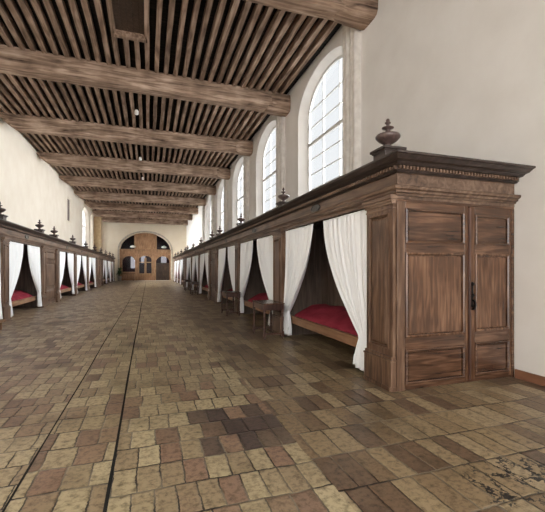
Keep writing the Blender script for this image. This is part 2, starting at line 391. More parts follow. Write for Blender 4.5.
# wall shafts under the beams (setting trim)
tn = 0
def shaft(side, y0):
    global tn; tn += 1
    s = 1 if side == 'R' else -1; xw = XR if s > 0 else XL
    bm = bmesh.new(); zt = 7.72
    proj = .2
    box(bm, xw, xw-s*(proj-.12), y0, y0+.68, 2.7, zt)
    for k, (yy, r) in enumerate(((.08, .08), (.24, .07), (.42, .09), (.6, .07))):
        n = 12
        va, vb = [], []
        for q in range(n+1):
            an = -PI/2 + PI*q/n
            x = xw-s*(proj-.12+r*math.cos(an)*1.1); y = y0+yy+r*math.sin(an)
            va.append(bm.verts.new((x, y, 2.7))); vb.append(bm.verts.new((x, y, zt)))
        for q in range(n): bm.faces.new((va[q], va[q+1], vb[q+1], vb[q]))
    o = obj('trim_%d' % tn, bm, 'shaft'); tag(o, kind='structure')
for b_ in BEAMY[:6]: shaft('R', b_+.33)
bm = bmesh.new(); box(bm, XL-.02, XL+.7, 44.2, 45.0, 0.02, 7.2); tag(obj('trim_19', bm, 'tan', bevel=.02), 'tan stone pier on the left wall near the end', kind='structure')
# baseboard
bm = bmesh.new(); box(bm, XR-.03, XR, YB, 3.77, 0, .12)
tag(obj('baseboard_right', bm, 'base', bevel=.006), kind='structure')
bm = bmesh.new(); box(bm, XL, XL+.03, YB, 8.25, 0, .12)
tag(obj('baseboard_left', bm, 'base', bevel=.006), kind='structure')
# floor channels
for nm, x, w_ in (('trim_20', -.845, .018), ('trim_21', -.257, .026)):
    bm = bmesh.new(); y = YB; pr = None
    pts = []
    while y < 48:
        pts.append((x+noise.noise(Vector((x*9, y*.35, 0)))*.02, y, w_*(.75+.5*abs(noise.noise(Vector((y*2, x, 3))))))); y += .4
    for a, c in zip(pts, pts[1:]):
        bm.faces.new([bm.verts.new(p) for p in ((a[0]-a[2]/2, a[1], .0025), (a[0]+a[2]/2, a[1], .0025), (c[0]+c[2]/2, c[1], .0025), (c[0]-c[2]/2, c[1], .0025))])
    bmesh.ops.remove_doubles(bm, verts=bm.verts[:], dist=1e-4)
    tag(obj(nm, bm, 'groove'), 'dark narrow channel running down the floor', kind='structure')

ORD = ['first', 'second', 'third', 'fourth', 'fifth', 'sixth', 'seventh', 'eighth', 'ninth', 'tenth', 'eleventh', 'twelfth', 'thirteenth', 'fourteenth']

# ------------------------------------------------------------------ beams and joists
def beam(i, yc):
    root = thing('ceiling_beam', '%s heavy rough timber beam crossing the ceiling, counted from the near end' % ORD[i].capitalize(), 'beam', (0, yc, 7.15), 0, 'main ceiling beams')
    if i == 1: root.rotation_euler = (0, 0, .03)
    bm = bmesh.new(); n = 60
    W, H = .54, .6
    sec0 = [(-.5, 1), (-.52, .3), (-.46, .1), (-.34, 0), (.34, 0), (.46, .1), (.52, .3), (.5, 1)]
    rows = []
    for k in range(n+1):
        x = XL-.1+(XR-XL+.2)*k/n
        r = []
        dl = x-XL
        lift = max(0, .55-dl)*.75 if dl < .55 else 0
        for j, (a, h) in enumerate(sec0):
            jy = noise.noise(Vector((x*.5, j*.7, yc)))*.05+noise.noise(Vector((x*2.1, j*2.7, yc+9)))*.02
            jz = noise.noise(Vector((x*.4, j*.5+5, yc)))*.04 if h < .5 else 0
            z = h*H+jz
            if h < .5: z += lift
            r.append(bm.verts.new((x, a*W+jy, min(z, H))))
        rows.append(r)
    for a, b_ in zip(rows, rows[1:]):
        for k in range(8): bm.faces.new((a[k], b_[k], b_[(k+1) % 8], a[(k+1) % 8]))
    bm.faces.new(rows[0]); bm.faces.new(rows[-1][::-1])
    obj('beam_timber', bm, 'beam', root)
    # rounded corbel end at the window wall
    bm = bmesh.new(); rows = []
    for k in range(9):
        t = k/8; x = 3.95+t*(XR-3.95+.05)
        e = math.sin(min(1, t*1.6)*PI/2)
        r = []
        for q in range(16):
            an = 2*PI*q/16
            ca, sa = math.cos(an), math.sin(an)
            sup = lambda v: math.copysign(abs(v)**.55, v)
            r.append(bm.verts.new((x, sup(ca)*(.27+.09*e)+noise.noise(Vector((x, q, yc)))*.02, .3+sup(sa)*(.3+.035*e)+noise.noise(Vector((x*2, q*.5, yc+4)))*.02)))
        rows.append(r)
    for a, b_ in zip(rows, rows[1:]):
        for k in range(16): bm.faces.new((a[k], a[(k+1) % 16], b_[(k+1) % 16], b_[k]))
    bm.faces.new(rows[0][::-1]); bm.faces.new(rows[-1])
    obj('corbel', bm, 'beam', root, smooth=True)
for i, yc in enumerate(BEAMY): beam(i, yc)

JX = [-.015+.28*k for k in range(-19, 17)]
def joist_bm(L, seed):
    bm = bmesh.new(); rows = []; n = 8
    for k in range(n+1):
        y = -L/2+L*k/n; j = noise.noise(Vector((y*.6, seed, 0)))*.018; jw = .062+noise.noise(Vector((y*.8, seed, 5)))*.012
        rows.append([bm.verts.new(p) for p in ((j-jw, y, 0), (j+jw, y, 0), (j+jw, y, .2), (j-jw, y, .2))])
    for a, b_ in zip(rows, rows[1:]):
        for k in range(4): bm.faces.new((a[k], a[(k+1) % 4], b_[(k+1) % 4], b_[k]))
    bm.faces.new(rows[0][::-1]); bm.faces.new(rows[-1])
    return bm
protos = []
for i in range(8):
    y0, y1 = BEAMY[i], BEAMY[i+1]
    lab = 'Slim timber ceiling joist between the %s and %s main beams' % (ORD[i], ORD[i+1])
    for k, x in enumerate(JX):
        hatch = i == 0 and -.75 < x < -.1
        if hatch:
            o = obj('ceiling_joist', joist_bm(12.5-10.55, k), 'joist'); o.location = (x, (10.55+12.5)/2, 7.7)
            tag(o, 'Short %s trimmed joist stub below the boarded ceiling hatch' % ('left' if x < -.4 else 'right'), 'joist', 'joists trimmed at the hatch')
            continue
        if len(protos) < 6:
            o = obj('ceiling_joist', joist_bm(5.15, k*3.3), 'joist'); protos.append(o)
        else:
            o = R.choice(protos).copy(); COL.objects.link(o)
        o.location = (x+R.uniform(-.012, .012), (y0+y1)/2, 7.7+R.uniform(0, .012)); o.rotation_euler = (0, 0, R.uniform(-.0025, .0025))
        tag(o, lab, 'joist', 'joists between the %s and %s beams' % (ORD[i], ORD[i+1]))
# hatch
t = thing('ceiling_hatch', 'Boarded hatch let into the joists near the first beam', 'hatch', (-.435, 9.6, 7.7))
bm = bmesh.new(); box(bm, -.42, .42, .88, 1.02, -.06, .1); obj('header', bm, 'joist', t, bevel=.01)
bm = bmesh.new(); box(bm, -.42, .42, -.98, -.84, -.04, .1); obj('trimmer', bm, 'joist', t, bevel=.01)
bm = bmesh.new()
for k in range(5): box(bm, -.36+k*.144, -.36+k*.144+.136, -.84, .88, .08+.006*(k % 2), .12)
obj('hatch_boards', bm, 'screendark', t)
for (x, y, w_) in ((-.42, 15.1, 'just beyond the second beam'), (-.4, 21.4, 'just beyond the third beam'), (-.34, 26, 'just beyond the fourth beam')):
    t = thing('ceiling_spotlight', 'Tiny white fixture hanging from the joists %s' % w_, 'light fixture', (x, y, 7.7), 0, 'small white ceiling fixtures')
    bm = bmesh.new(); lathe(bm, [(.02, 0), (.02, -.1)], 10); obj('stem', bm, 'iron', t)
    bm = bmesh.new(); lathe(bm, [(.05, -.1), (.075, -.14), (.075, -.26), (.05, -.28)], 14); obj('housing', bm, 'lampw', t)

# ------------------------------------------------------------------ cabinet runs
XFR, XFL = 2.88, -3.95
ZA, ZF, ZT = 2.41, 2.5, 2.85
COVE = [(-.05, 2.68), (.03, 2.68), (.05, 2.70), (.05, 2.745), (.09, 2.75), (.12, 2.775), (.16, 2.785), (.2, 2.82), (.22, 2.825), (.22, 2.85), (-.05, 2.85)]
ARCH = [(-.05, 2.40), (.02, 2.40), (.03, 2.425), (.055, 2.43), (.06, 2.455), (.09, 2.47), (.10, 2.5), (.09, 2.51), (-.05, 2.51)]

def run_top(side, y0, y1, nm, bays, platelab):
    s = 1 if side == 'R' else -1
    XF = XFR if s > 0 else XFL; xw = XR if s > 0 else XL
    root = thing('cabinet_cornice', nm, 'cornice', (XF, y0, 0))
    if s > 0:
        pf = lambda e: [(xw-XF-.002, -e*1.35), (-e, -e*1.35), (-e, y1-y0)]
        pf0 = lambda e: [(xw-XF-.002, -e), (-e, -e), (-e, y1-y0)]
    else:
        pf = pf0 = lambda e: [(e, 0), (e, y1-y0)]
    bm = bmesh.new(); sweep(bm, [(-.03, 2.36), (0, 2.36), (0, 2.70), (-.03, 2.70)], pf0); obj('frieze', bm, 'oakH', root)
    bm = bmesh.new(); sweep(bm, COVE, pf); obj('crown_moulding', bm, 'cornice', root)
    bm = bmesh.new(); sweep(bm, ARCH, pf0); obj('lower_moulding', bm, 'oakH', root)
    bm = bmesh.new()
    y = -.06
    while y < min(y1-y0, 60):
        if s > 0: box(bm, -.085, -.045, y, y+.032, 2.703, 2.742)
        else: box(bm, .045, .085, y, y+.032, 2.703, 2.742)
        y += .064
    if s > 0:
        x = -.04
        while x < xw-XF-.05: box(bm, x, x+.025, -.105, -.06, 2.703, 2.742); x += .05
    obj('dentil_band', bm, 'oakH', root)
    bm = bmesh.new(); box(bm, 0, xw-XF-s*.002, 0, y1-y0, 2.78, 2.84); obj('top_boards', bm, 'cornice', root)
    if s < 0:
        pass
    for (a, b_, _p, _q) in bays:
        t = bm = bmesh.new(); n = 20
        for z, sc_ in ((0, 1), (.012, 1), (.018, .8)):
            pass
        rings = []
        for z, sc_ in ((0, 1), (.014, 1), (.02, .85), (.012, .8)):
            rings.append([bm.verts.new((-s*(.0+z), -.0+.19*sc_*math.cos(2*PI*k/n), .07*sc_*math.sin(2*PI*k/n))) for k in range(n)])
        for r0, r1 in zip(rings, rings[1:]):
            for k in range(n): bm.faces.new((r0[k], r0[(k+1) % n], r1[(k+1) % n], r1[k]))
        bm.faces.new(rings[-1])
        o = obj('number_plate', bm, 'plate', root); o.location = (0, (a+b_)/2-y0, 2.6); o['label'] = platelab
    return root

def pilaster(parent, s, ya, yb, name='pilaster'):
    """local coords: x inward*s; y from ya to yb"""
    bm = bmesh.new(); F = lambda v: s*v
    box(bm, F(.0), F(.16), ya, yb, 0, 2.40)
    if yb-ya > .3:
        frame_x(bm, ya, yb, 0, 2.4, ya+.07, yb-.07, [(.5, 2.2)], F(-.04), F(0))
        raised_panel(bm, 'x', ya+.07, yb-.07, .5, 2.2, F(-.04), -s, .0, .012)
    o = obj(name, bm, 'oak', parent, bevel=0)
    bm = bmesh.new()
    box(bm, F(-.075), F(.1), ya-.012, yb+.012, 0, .36)
    box(bm, F(-.085), F(.1), ya-.018, yb+.018, .36, .385)
    box(bm, F(-.065), F(.1), ya-.008, yb+.008, .385, .42)
    box(bm, F(-.09), F(.1), ya-.02, yb+.02, 0, .05)
    obj('pilaster_base', bm, 'oak', o, bevel=.006)
    bm = bmesh.new()
    for e, z0, z1 in ((.012, 2.24, 2.262), (.022, 2.30, 2.33), (.036, 2.33, 2.36), (.055, 2.36, 2.41)):
        box(bm, F(-.04-e), F(.1), ya-e*.6, yb+e*.6, z0, z1)
    obj('pilaster_capital', bm, 'oakH', o, bevel=.005)
    return o

def alcove(side, y0, y1, pa, pb, label, far_pil=False, depth=.95, grp=None, full=True):
    """y0..y1 the opening; pa near edge of the near pilaster, pb far edge of far pilaster"""
    s = 1 if side == 'R' else -1; XF = XFR if s > 0 else XFL
    root = thing('bed_alcove', label, 'box bed', (XF, y0, 0), 0, grp)
    L = y1-y0; F = lambda v: s*v
    pilaster(root, s, pa-y0, 0)
    if far_pil: pilaster(root, s, L, pb-y0)
    bm = bmesh.new(); box(bm, F(depth), F(depth+.04), 0, L, .0, 2.5)
    k = .0
    while k < L: box(bm, F(depth-.008), F(depth), k, k+.025, .3, 2.4); k += .45
    obj('back_panel', bm, 'inner', root)
    for y, d in ((0, -1), (L, 1)):
        bm = bmesh.new(); box(bm, F(.16), F(depth), y, y+d*.04, 0, 2.5); obj('side_panel', bm, 'inner', root)
    bm = bmesh.new(); box(bm, F(.0), F(depth), 0, L, 2.44, 2.5); obj('canopy_board', bm, 'inner', root)
    bm = bmesh.new(); box(bm, F(.13), F(.18), 0, L, .30, .45); box(bm, F(.115), F(.19), 0, L, .44, .465)
    obj('bed_rail', bm, 'rail', root, bevel=.006)
    bm = bmesh.new(); box(bm, F(.18), F(depth), 0, L, .30, .34); obj('bed_boards', bm, 'inner', root)
    bm = bmesh.new(); n = 12
    rings = [[bm.verts.new((F(.07)+.01*math.cos(2*PI*q/n), y, 2.335+.01*math.sin(2*PI*q/n))) for q in range(n)] for y in (0, L)]
    for q in range(n): bm.faces.new((rings[0][q], rings[0][(q+1) % n], rings[1][(q+1) % n], rings[1][q]))
    obj('curtain_rod', bm, 'iron', root)
    return root

def bedspread(side, y0, y1, label, grp, seed, depth=.95):
    s = 1 if side == 'R' else -1; XF = XFR if s > 0 else XFL
    bm = bmesh.new(); L = y1-y0-.02; nu, nv = 24, 60; D0, D1 = .195, depth-.02
    g = []
    for i in range(nu+1):
        u = i/nu; r = []
        for j in range(nv+1):
            v = j/nv
            x = D0+(D1-D0)*u; y = L*v
            z = .46+.26*(1-(1-u)**2.2)
            edge = min(y, L-y); z -= .08*max(0, 1-edge/.25)**2
            z -= .1*max(0, 1-u*14)**2
            z += noise.noise(Vector((x*3, y*1.6, seed)))*.035 + noise.noise(Vector((x*9, y*6, seed)))*.01
            r.append(bm.verts.new((s*x, y, z)))
        g.append(r)
    for i in range(nu):
        for j in range(nv): bm.faces.new((g[i][j], g[i+1][j], g[i+1][j+1], g[i][j+1]))
    # skirt to the boards
    edge = [g[i][0] for i in range(nu+1)]+[g[nu][j] for j in range(1, nv+1)]+[g[i][nv] for i in range(nu-1, -1, -1)]+[g[0][j] for j in range(nv-1, 0, -1)]
    low = [bm.verts.new((v.co.x, v.co.y, .341)) for v in edge]
    n = len(edge)
    for k in range(n): bm.faces.new((edge[k], edge[(k+1) % n], low[(k+1) % n], low[k]))
    bm.faces.new(low)
    o = obj('bedspread', bm, 'red', None, smooth=True, loc=(XF, y0+.01, 0)); tag(o, label, 'bedspread', grp)

def curtain(side, yo, d, w0, label, grp, seed, ztop=2.345):
    """yo: outer edge (against the post), d: +1 gathers from larger y side inward..., w0 width at top"""
    s = 1 if side == 'R' else -1; XF = XFR if s > 0 else XFL
    rr = random.Random(seed)
    bm = bmesh.new(); ns, nt_ = 110, 46; ztie = .56+rr.uniform(-.05, .06); zb = .035+rr.uniform(0, .05)
    w1 = .21+rr.uniform(-.02, .03); w2 = .33+rr.uniform(-.03, .05); ph = rr.uniform(0, 6); np_ = 10
    g = []
    for j in range(nt_+1):
        z = ztop-(ztop-zb)*j/nt_
        r = []
        if z > ztie:
            p = (ztop-z)/(ztop-ztie); w = w0-(w0-w1)*p**1.75; A = .018+.03*p**.6; off = .02*p
        else:
            p = (ztie-z)/(ztie-zb); w = w1+(w2-w1)*math.sin(p*PI/2)*.9; A = .042+.012*p; off = .02
        for i in range(ns+1):
            u = i/ns
            # irregular pleat phase
            q = u*np_*2*PI+ph+1.3*math.sin(u*9+seed)+noise.noise(Vector((u*4, z*.6, seed)))*1.6
            x = A*math.sin(q)+A*.4*math.sin(2.3*q+1)
            if j == 0: pass
            y = .012+off+u*w+noise.noise(Vector((u*3, z*1.5, seed+7)))*.02*min(1, (ztop-z)*2)
            zz = z
            if j == 0: zz = z+.006*math.sin(q*1.0)
            if j > nt_-4: zz = z+.03*noise.noise(Vector((u*5, 1, seed)))+.035*u*(1 if rr.random() < 2 else 0)
            fwd = -.012 if z > ztie else -.012-.03*p
            r.append(bm.verts.new((s*(.05+fwd+x*.8), d*y, zz)))
        g.append(r)
    for j in range(nt_):
        for i in range(ns): bm.faces.new((g[j][i], g[j][i+1], g[j+1][i+1], g[j+1][i]))
    o = obj('bed_curtain', bm, 'curtain', None, smooth=True, loc=(XF, yo, 0)); tag(o, label, 'curtain', grp)
    md = o.modifiers.new('thick', 'SOLIDIFY'); md.thickness = .004
    return o

def door_unit(side, y0, y1, pa, label, double=False):
    s = 1 if side == 'R' else -1; XF = XFR if s > 0 else XFL; F = lambda v: s*v
    root = thing('panelled_cupboard', label, 'cupboard', (XF, y0, 0)); L = y1-y0
    pilaster(root, s, pa-y0, 0)
    bm = bmesh.new(); box(bm, F(.06), F(.9), 0, L, 0, 2.5); obj('carcass', bm, 'inner', root)
    n = 2 if double else 1
    for k in range(n):
        a, b_ = L*k/n+.015, L*(k+1)/n-.015
        bm = bmesh.new(); box(bm, F(.05), F(.06), a, b_, .08, 2.34)
        frame_x(bm, a, b_, .08, 2.34, a+.1, b_-.1, [(.16, .66), (.75, 1.78), (1.86, 2.24)], F(.015), F(.05))
        w = b_-a
        cols = [(a+.1, b_-.1)]
        for c0, c1 in cols:
            raised_panel(bm, 'x', c0, c1, 1.86, 2.24, F(.015), -s, .03, .014)
            raised_panel(bm, 'x', c0, c1, .75, 1.78, F(.015), -s, .03, .014)
            raised_panel(bm, 'x', c0, c1, .16, .66, F(.015), -s, .03, .014)
        dd = obj('cupboard_door', bm, 'oak', root, bevel=.004)
        bm = bmesh.new(); box(bm, F(-.005), F(.015), b_-.06, b_-.03, 1.0, 1.18); obj('lock_plate', bm, 'iron', dd)
    bm = bmesh.new(); box(bm, F(.0), F(.05), 0, L, 0, .08); obj('plinth', bm, 'oakH', root)
    return root

def finial(x, y, sc_, label, grp):
    t = thing('carved_finial', label, 'finial', (x, y, ZT), 0, grp)
    bm = bmesh.new(); h = .17*sc_+.02; w = .135*sc_
    box(bm, -w, w, -w, w, 0, h); box(bm, -w-.035, w+.035, -w-.035, w+.035, h, h+.035); box(bm, -w-.015, w+.015, -w-.015, w+.015, h-.02, h)
    obj('plinth', bm, 'cornice', t, bevel=.008)
    bm = bmesh.new(); z = h+.035
    prof = [(.06, 0), (.062, .015), (.045, .03), (.034, .05), (.05, .07), (.08, .085), (.125, .115), (.158, .15), (.162, .17), (.15, .19), (.11, .203), (.06, .212), (.035, .23), (.03, .258), (.05, .272), (.078, .28), (.078, .29), (.045, .3), (.022, .315), (.022, .335), (.038, .345), (.04, .355), (.024, .368), (.026, .385), (.02, .4), (.004, .412)]
    lathe(bm, [(r*sc_, z+q*sc_) for r, q in prof], 24); obj('urn', bm, 'urn', t, smooth=True)
    return t

GB = 'red bedspreads in the box beds'; GF = 'turned finials along the cornices'; GC = 'white bed curtains'
# ---- right run
RB = [(4.4, 7.8, 3.9, 8.4), (8.4, 12.0, 7.8, 12.5), (12.5, 16.0, 12.0, 16.4), (18.4, 22.0, 18.0, 22.4), (22.4, 26.0, 22.0, 26.4),
      (26.4, 30.0, 26.0, 30.4), (32.4, 36.0, 32.0, 36.4), (36.4, 40.0, 36.0, 40.4), (40.4, 44.0, 40.0, 44.4)]
DR = [(16.4, 18.0, 16.0), (30.4, 32.0, 30.0)]
run_top('R', 3.79, 44.4, 'Long dentilled oak cornice over the box beds below the big windows', RB, 'small dark oval number plate')
LB = [(8.8, 12.4, 8.3, 12.9), (12.9, 16.5, 12.4, 17.1), (19.5, 23.3, 18.9, 23.9), (23.9, 27.9, 23.3, 28.5), (28.5, 32.4, 27.9, 33.0),
      (37.1, 40.6, 36.5, 41.1), (41.1, 44.8, 40.6, 45.3), (45.3, 48.5, 44.8, 49.0)]
DL = [(17.1, 18.9, 16.5), (33.0, 36.5, 32.4)]
run_top('L', 8.3, 49.0, 'Long oak cornice over the left-hand box beds below the bare wall', LB[1:], 'small dark oval number plate')

for side, BB, word in (('R', RB, 'right-hand'), ('L', LB, 'left-hand')):
    for i, (y0, y1, pa, pb) in enumerate(BB):
        if side == 'L' and i == 0: w = 'cut-off bay at the left edge, left-hand row'
        else: w = '%s bay from the near end, %s row' % (ORD[i if side == 'R' else i-1], word)
        # the near pilaster of bay 1 right belongs to the corner cupboard
        last = (i == len(BB)-1)
        prev_shared = False
        if side == 'R' and i == 0:
            rt = alcove(side, y0, y1, y0-.001, pb, 'Oak box bed alcove, '+w, False, grp='box bed alcoves')
            for c in list(rt.children):
                if c.name.startswith('pilaster'):
                    for g in list(c.children): bpy.data.objects.remove(g)
                    bpy.data.objects.remove(c)
        else:
            alcove(side, y0, y1, pa, pb, 'Oak box bed alcove, '+w, last, grp='box bed alcoves')
        if not (side == 'L' and i == 0):
            bedspread(side, y0, y1, 'Red bedspread on the bed, '+w, GB, i*3.1+(50 if side == 'L' else 0))
        W = (y1-y0)
        wt = W*.445
        sd = i*17+(500 if side == 'L' else 0)
        if not (side == 'L' and i == 0):
            curtain(side, y0, 1, wt+R.uniform(-.05, .03), 'White curtain, near side, '+w, GC, sd+3)
        curtain(side, y1, -1, wt+R.uniform(-.05, .03), 'White curtain, far side, '+w, GC, sd+9)
door_unit('R', *DR[0], 'Oak panelled cupboard beyond the third bed bay of the right-hand row')
door_unit('R', *DR[1], 'Oak panelled cupboard beyond the sixth bed bay of the right-hand row')
door_unit('L', *DL[0], 'Oak panelled cupboard beyond the first full bed bay of the left-hand row')
door_unit('L', *DL[1], 'Oak double-door cupboard beyond the fourth full bed bay of the left-hand row', True)

# finials
ys = [4.14]+[(p+q)/2 for p, q in ((7.8, 8.4), (12, 12.5), (16, 16.4), (18, 18.4), (22, 22.4), (26, 26.4), (30, 30.4), (32, 32.4), (36, 36.4), (40, 40.4), (44, 44.3))]
for i, y in enumerate(ys):
    finial(XFR+.12, y, 1.0 if i == 0 else .86, ('Largest turned urn finial on plinth at the near corner of the big cupboard' if i == 0 else
           'Turned wooden finial, %s from the near end along the right-hand cornice' % ORD[i]), GF)
for i, y in enumerate([12.65, 16.8, 19.2, 23.6, 28.2, 32.7, 36.8, 40.85, 45.05, 48.75]):
    finial(XFL-.12, y, .95, 'Turned wooden finial, %s from the near end along the left-hand cornice' % ORD[i], GF)

# ---- corner cupboard with doors facing the camera
Y0 = 3.79
cc = thing('corner_cupboard', 'Large polished oak end cupboard with two panelled doors, beside the white wall', 'cupboard', (XFR, Y0, 0))
W = XR-XFR
bm = bmesh.new(); box(bm, .02, W-.004, .07, .6, .0, 2.5); obj('carcass', bm, 'oak', cc)
bm = bmesh.new(); box(bm, .0, .115, 0, .09, 0, 2.33)
obj('corner_post', bm, 'oak', cc, bevel=.006)
bm = bmesh.new(); box(bm, .0, W-.004, .002, .07, 2.33, 2.361); box(bm, .115, W-.004, .03, .07, 0, .045)
box(bm, W-.05, W-.004, 0, .07, .0, 2.33); obj('door_frame', bm, 'doorX', cc, bevel=.004)
def leaf(x0, x1, rows, st0, st1, nm, yf=.01, zt=2.33):
    bm = bmesh.new()
    zs = [.035]+[v for r in rows for v in r]+[zt]
    box(bm, x0, x0+st0, yf, .06, .035, zt); box(bm, x1-st1, x1, yf, .06, .035, zt)
    root = obj('cupboard_door', bm, 'door', cc, bevel=.004)
    for k in range(0, len(zs), 2):
        bm = bmesh.new(); box(bm, x0+st0, x1-st1, yf, .06, zs[k], zs[k+1]); obj('door_rail', bm, 'doorX', root, bevel=.003)
    for a, b_ in rows:
        bm = bmesh.new(); box(bm, x0+st0, x1-st1, .045, .06, a, b_)
        raised_panel(bm, 'y', x0+st0, x1-st1, a, b_, yf, -1, .012, -.004)
        # the field sits back from the frame
        obj('door_panel', bm, 'doorX' if b_-a < .6 else 'door', root)
    return root
rows = [(.07, .50), (.65, 1.705), (1.82, 2.25)]
l1 = leaf(.118, 1.13, rows, .012, .07, 'a')
l2 = leaf(1.15, W-.05, [(.09, .52), (.67, 1.70), (1.82, 2.22)], .09, .05, 'b')
bm = bmesh.new(); box(bm, 1.125, 1.155, -.012, .06, .04, 2.30); obj('meeting_strip', bm, 'dark', cc, bevel=.006)
bm = bmesh.new(); box(bm, 1.176, 1.204, .0, .012, 1.0, 1.3)
for z in (1.02, 1.15, 1.3): lathe(bm, [(.012, z-.03), (.032, z), (.008, z+.03)], 10, 1.19, .004)
obj('lock_plate', bm, 'iron', l2, bevel=.004)
bm = bmesh.new()
for k in range(13):
    a = -PI/2+PI*k/12
    r = .012
    box(bm, 1.19-r, 1.19+r, -.045*math.cos(a)-.012, -.045*math.cos(a)+.012, 1.03+.06*math.sin(a)-.012, 1.03+.06*math.sin(a)+.012)
obj('door_handle', bm, 'iron', l2, bevel=.004)
p1 = pilaster(cc, 1, .03, .6)

# left near closing end panel
bm = bmesh.new()
tt = thing('end_panel', 'Oak end panel closing the left-hand row at its near end', 'panel', (XFL, 8.3, 0))
box(bm, XL-XFL+.002, 0, -.04, 0, 0, 2.75); obj('panel_board', bm, 'oak', tt)

# ------------------------------------------------------------------ tables
def table(x, y, rz, label, tw=.86, td=.46, h=.76):
    t = thing('side_table', label, 'table', (x, y, 0), rz, 'small wooden tables against the right-hand posts')
    # long axis along y
    bm = bmesh.new(); box(bm, -td/2, td/2, -tw/2, tw/2, h-.03, h); obj('tabletop', bm, 'darkX', t, bevel=.008)
    a, b_ = td/2-.035, tw/2-.05
    for sx in (-1, 1):
        for sy in (-1, 1):
            bm = bmesh.new()
            q = .026
            box(bm, sx*a-q, sx*a+q, sy*b_-q, sy*b_+q, h-.19, h-.03)
            box(bm, sx*a-q, sx*a+q, sy*b_-q, sy*b_+q, .07, .16)
            lathe(bm, [(.026, .16), (.018, .18), (.026, .21), (.02, .24), (.021, .36), (.027, .46), (.018, .5), (.026, .53), (.022, .57)], 14, sx*a, sy*b_)
            lathe(bm, [(.016, 0), (.028, .02), (.028, .05), (.018, .07)], 12, sx*a, sy*b_)
            obj('leg', bm, 'dark', t)
    bm = bmesh.new()
    box(bm, -a-.012, -a+.012, -b_+.026, b_-.026, h-.15, h-.03); box(bm, a-.012, a+.012, -b_+.026, b_-.026, h-.15, h-.03)
    box(bm, -a+.026, a-.026, -b_-.012, -b_+.012, h-.15, h-.03); box(bm, -a+.026, a-.026, b_-.012, b_+.012, h-.15, h-.03)
    ap = obj('apron', bm, 'dark', t)
    bm = bmesh.new()
    box(bm, -a+.026, a-.026, -b_-.015, -b_+.015, .1, .135); box(bm, -a+.026, a-.026, b_-.015, b_+.015, .1, .135)
    box(bm, -.018, .018, -b_+.015, b_-.015, .1, .135)
    obj('stretcher', bm, 'dark', t)
table(2.54, 7.88, 0, 'Nearest dark wooden side table, standing against the first post of the right-hand row', .9, .48, .77)
table(2.56, 11.95, 0, 'Second dark wooden side table from the near end, with reddish top, beside the second bay', .95, .46)
table(2.57, 22.2, 0, 'Third dark side table from the near end, far down the right-hand row', .9, .38)
table(2.57, 26.2, 0, 'Farthest dark side table, deep down the right-hand row', .9, .38)
# low bench by left edge
t = thing('low_bench', 'Low wooden bench cut off by the left edge of the photo', 'bench', (-3.55, 10.15, 0))
bm = bmesh.new(); box(bm, -.16, .16, -.95, .8, .19, .24); obj('bench_top', bm, 'rail', t, bevel=.01)
for yy in (-.8, .62):
    bm = bmesh.new(); box(bm, -.13, .13, yy-.02, yy+.02, 0, .19); obj('leg', bm, 'rail', t, bevel=.004)

# ------------------------------------------------------------------ far end screen
st_ = thing('entrance_screen', 'Arched oak and glass entrance screen filling the far end arch', 'door screen', (-.28, YE+.12, 0))
def arcz(x, hw=3.03, sp=3.9, rise=2.18): return sp+rise*math.sqrt(max(0, 1-(x/hw)**2))
def plate_with_arch(bm, x0, x1, z0, z1, ax0, ax1, asp, ar, az0, y0, y1):
    """rectangular board with an arched hole"""
    n = 16; c = (ax0+ax1)/2; hw = (ax1-ax0)/2
    box(bm, x0, ax0, y0, y1, z0, z1); box(bm, ax1, x1, y0, y1, z0, z1)
    if az0 > z0: box(bm, ax0, ax1, y0, y1, z0, az0)
    for k in range(n):
        a, b_ = ax0+(ax1-ax0)*k/n, ax0+(ax1-ax0)*(k+1)/n
        zm = asp+ar*math.sqrt(max(0, 1-(((a+b_)/2-c)/hw)**2)); box(bm, a, b_, y0, y1, zm, z1)
bm = bmesh.new()
# lower band with three arched openings
plate_with_arch(bm, -3.12, -1.2, 0, 3.3, -2.8, -1.3, 2.4, .75, 1.15, 0, .14)
plate_with_arch(bm, -1.2, .95, 0, 3.3, -.92, .82, 2.45, .75, 0, 0, .14)
plate_with_arch(bm, .95, 3.12, 0, 3.3, 1.25, 2.95, 2.4, .75, .0, 0, .14)
obj('screen_frame', bm, 'screen', st_)
bm = bmesh.new(); box(bm, -3.12, 3.12, -.05, .18, 3.3, 3.42); box(bm, -3.12, 3.12, 0, .14, 3.42, 3.95); box(bm, -3.12, 3.12, -.06, .18, 3.95, 4.05)
obj('transom', bm, 'screen', st_, bevel=.01)
bm = bmesh.new(); n = 20
x0, x1 = -1.35, 1.3
for k in range(n):
    a, b_ = x0+(x1-x0)*k/n, x0+(x1-x0)*(k+1)/n
    box(bm, a, b_, .0, .12, 4.05, arcz((a+b_)/2)+.05)
for k in range(5): box(bm, x0+k*(x1-x0)/4-.05, x0+k*(x1-x0)/4+.05, -.04, 0, 4.05, arcz(min(abs(x0+k*(x1-x0)/4), 1.3))-.02)
obj('upper_panel', bm, 'screen', st_)
for nm, a0, a1 in (('l', -3.03, -1.35), ('r', 1.3, 3.03)):
    bm = bmesh.new(); n = 16
    for k in range(n):
        a, b_ = a0+(a1-a0)*k/n, a0+(a1-a0)*(k+1)/n
        f = [(a, 4.05), (b_, 4.05), (b_, max(4.06, arcz(b_))), (a, max(4.06, arcz(a)))]
        bm.faces.new([bm.verts.new((x, .06, z)) for x, z in f])
    bmesh.ops.remove_doubles(bm, verts=bm.verts[:], dist=1e-4); obj('lunette_pane', bm, 'dimglass', st_)
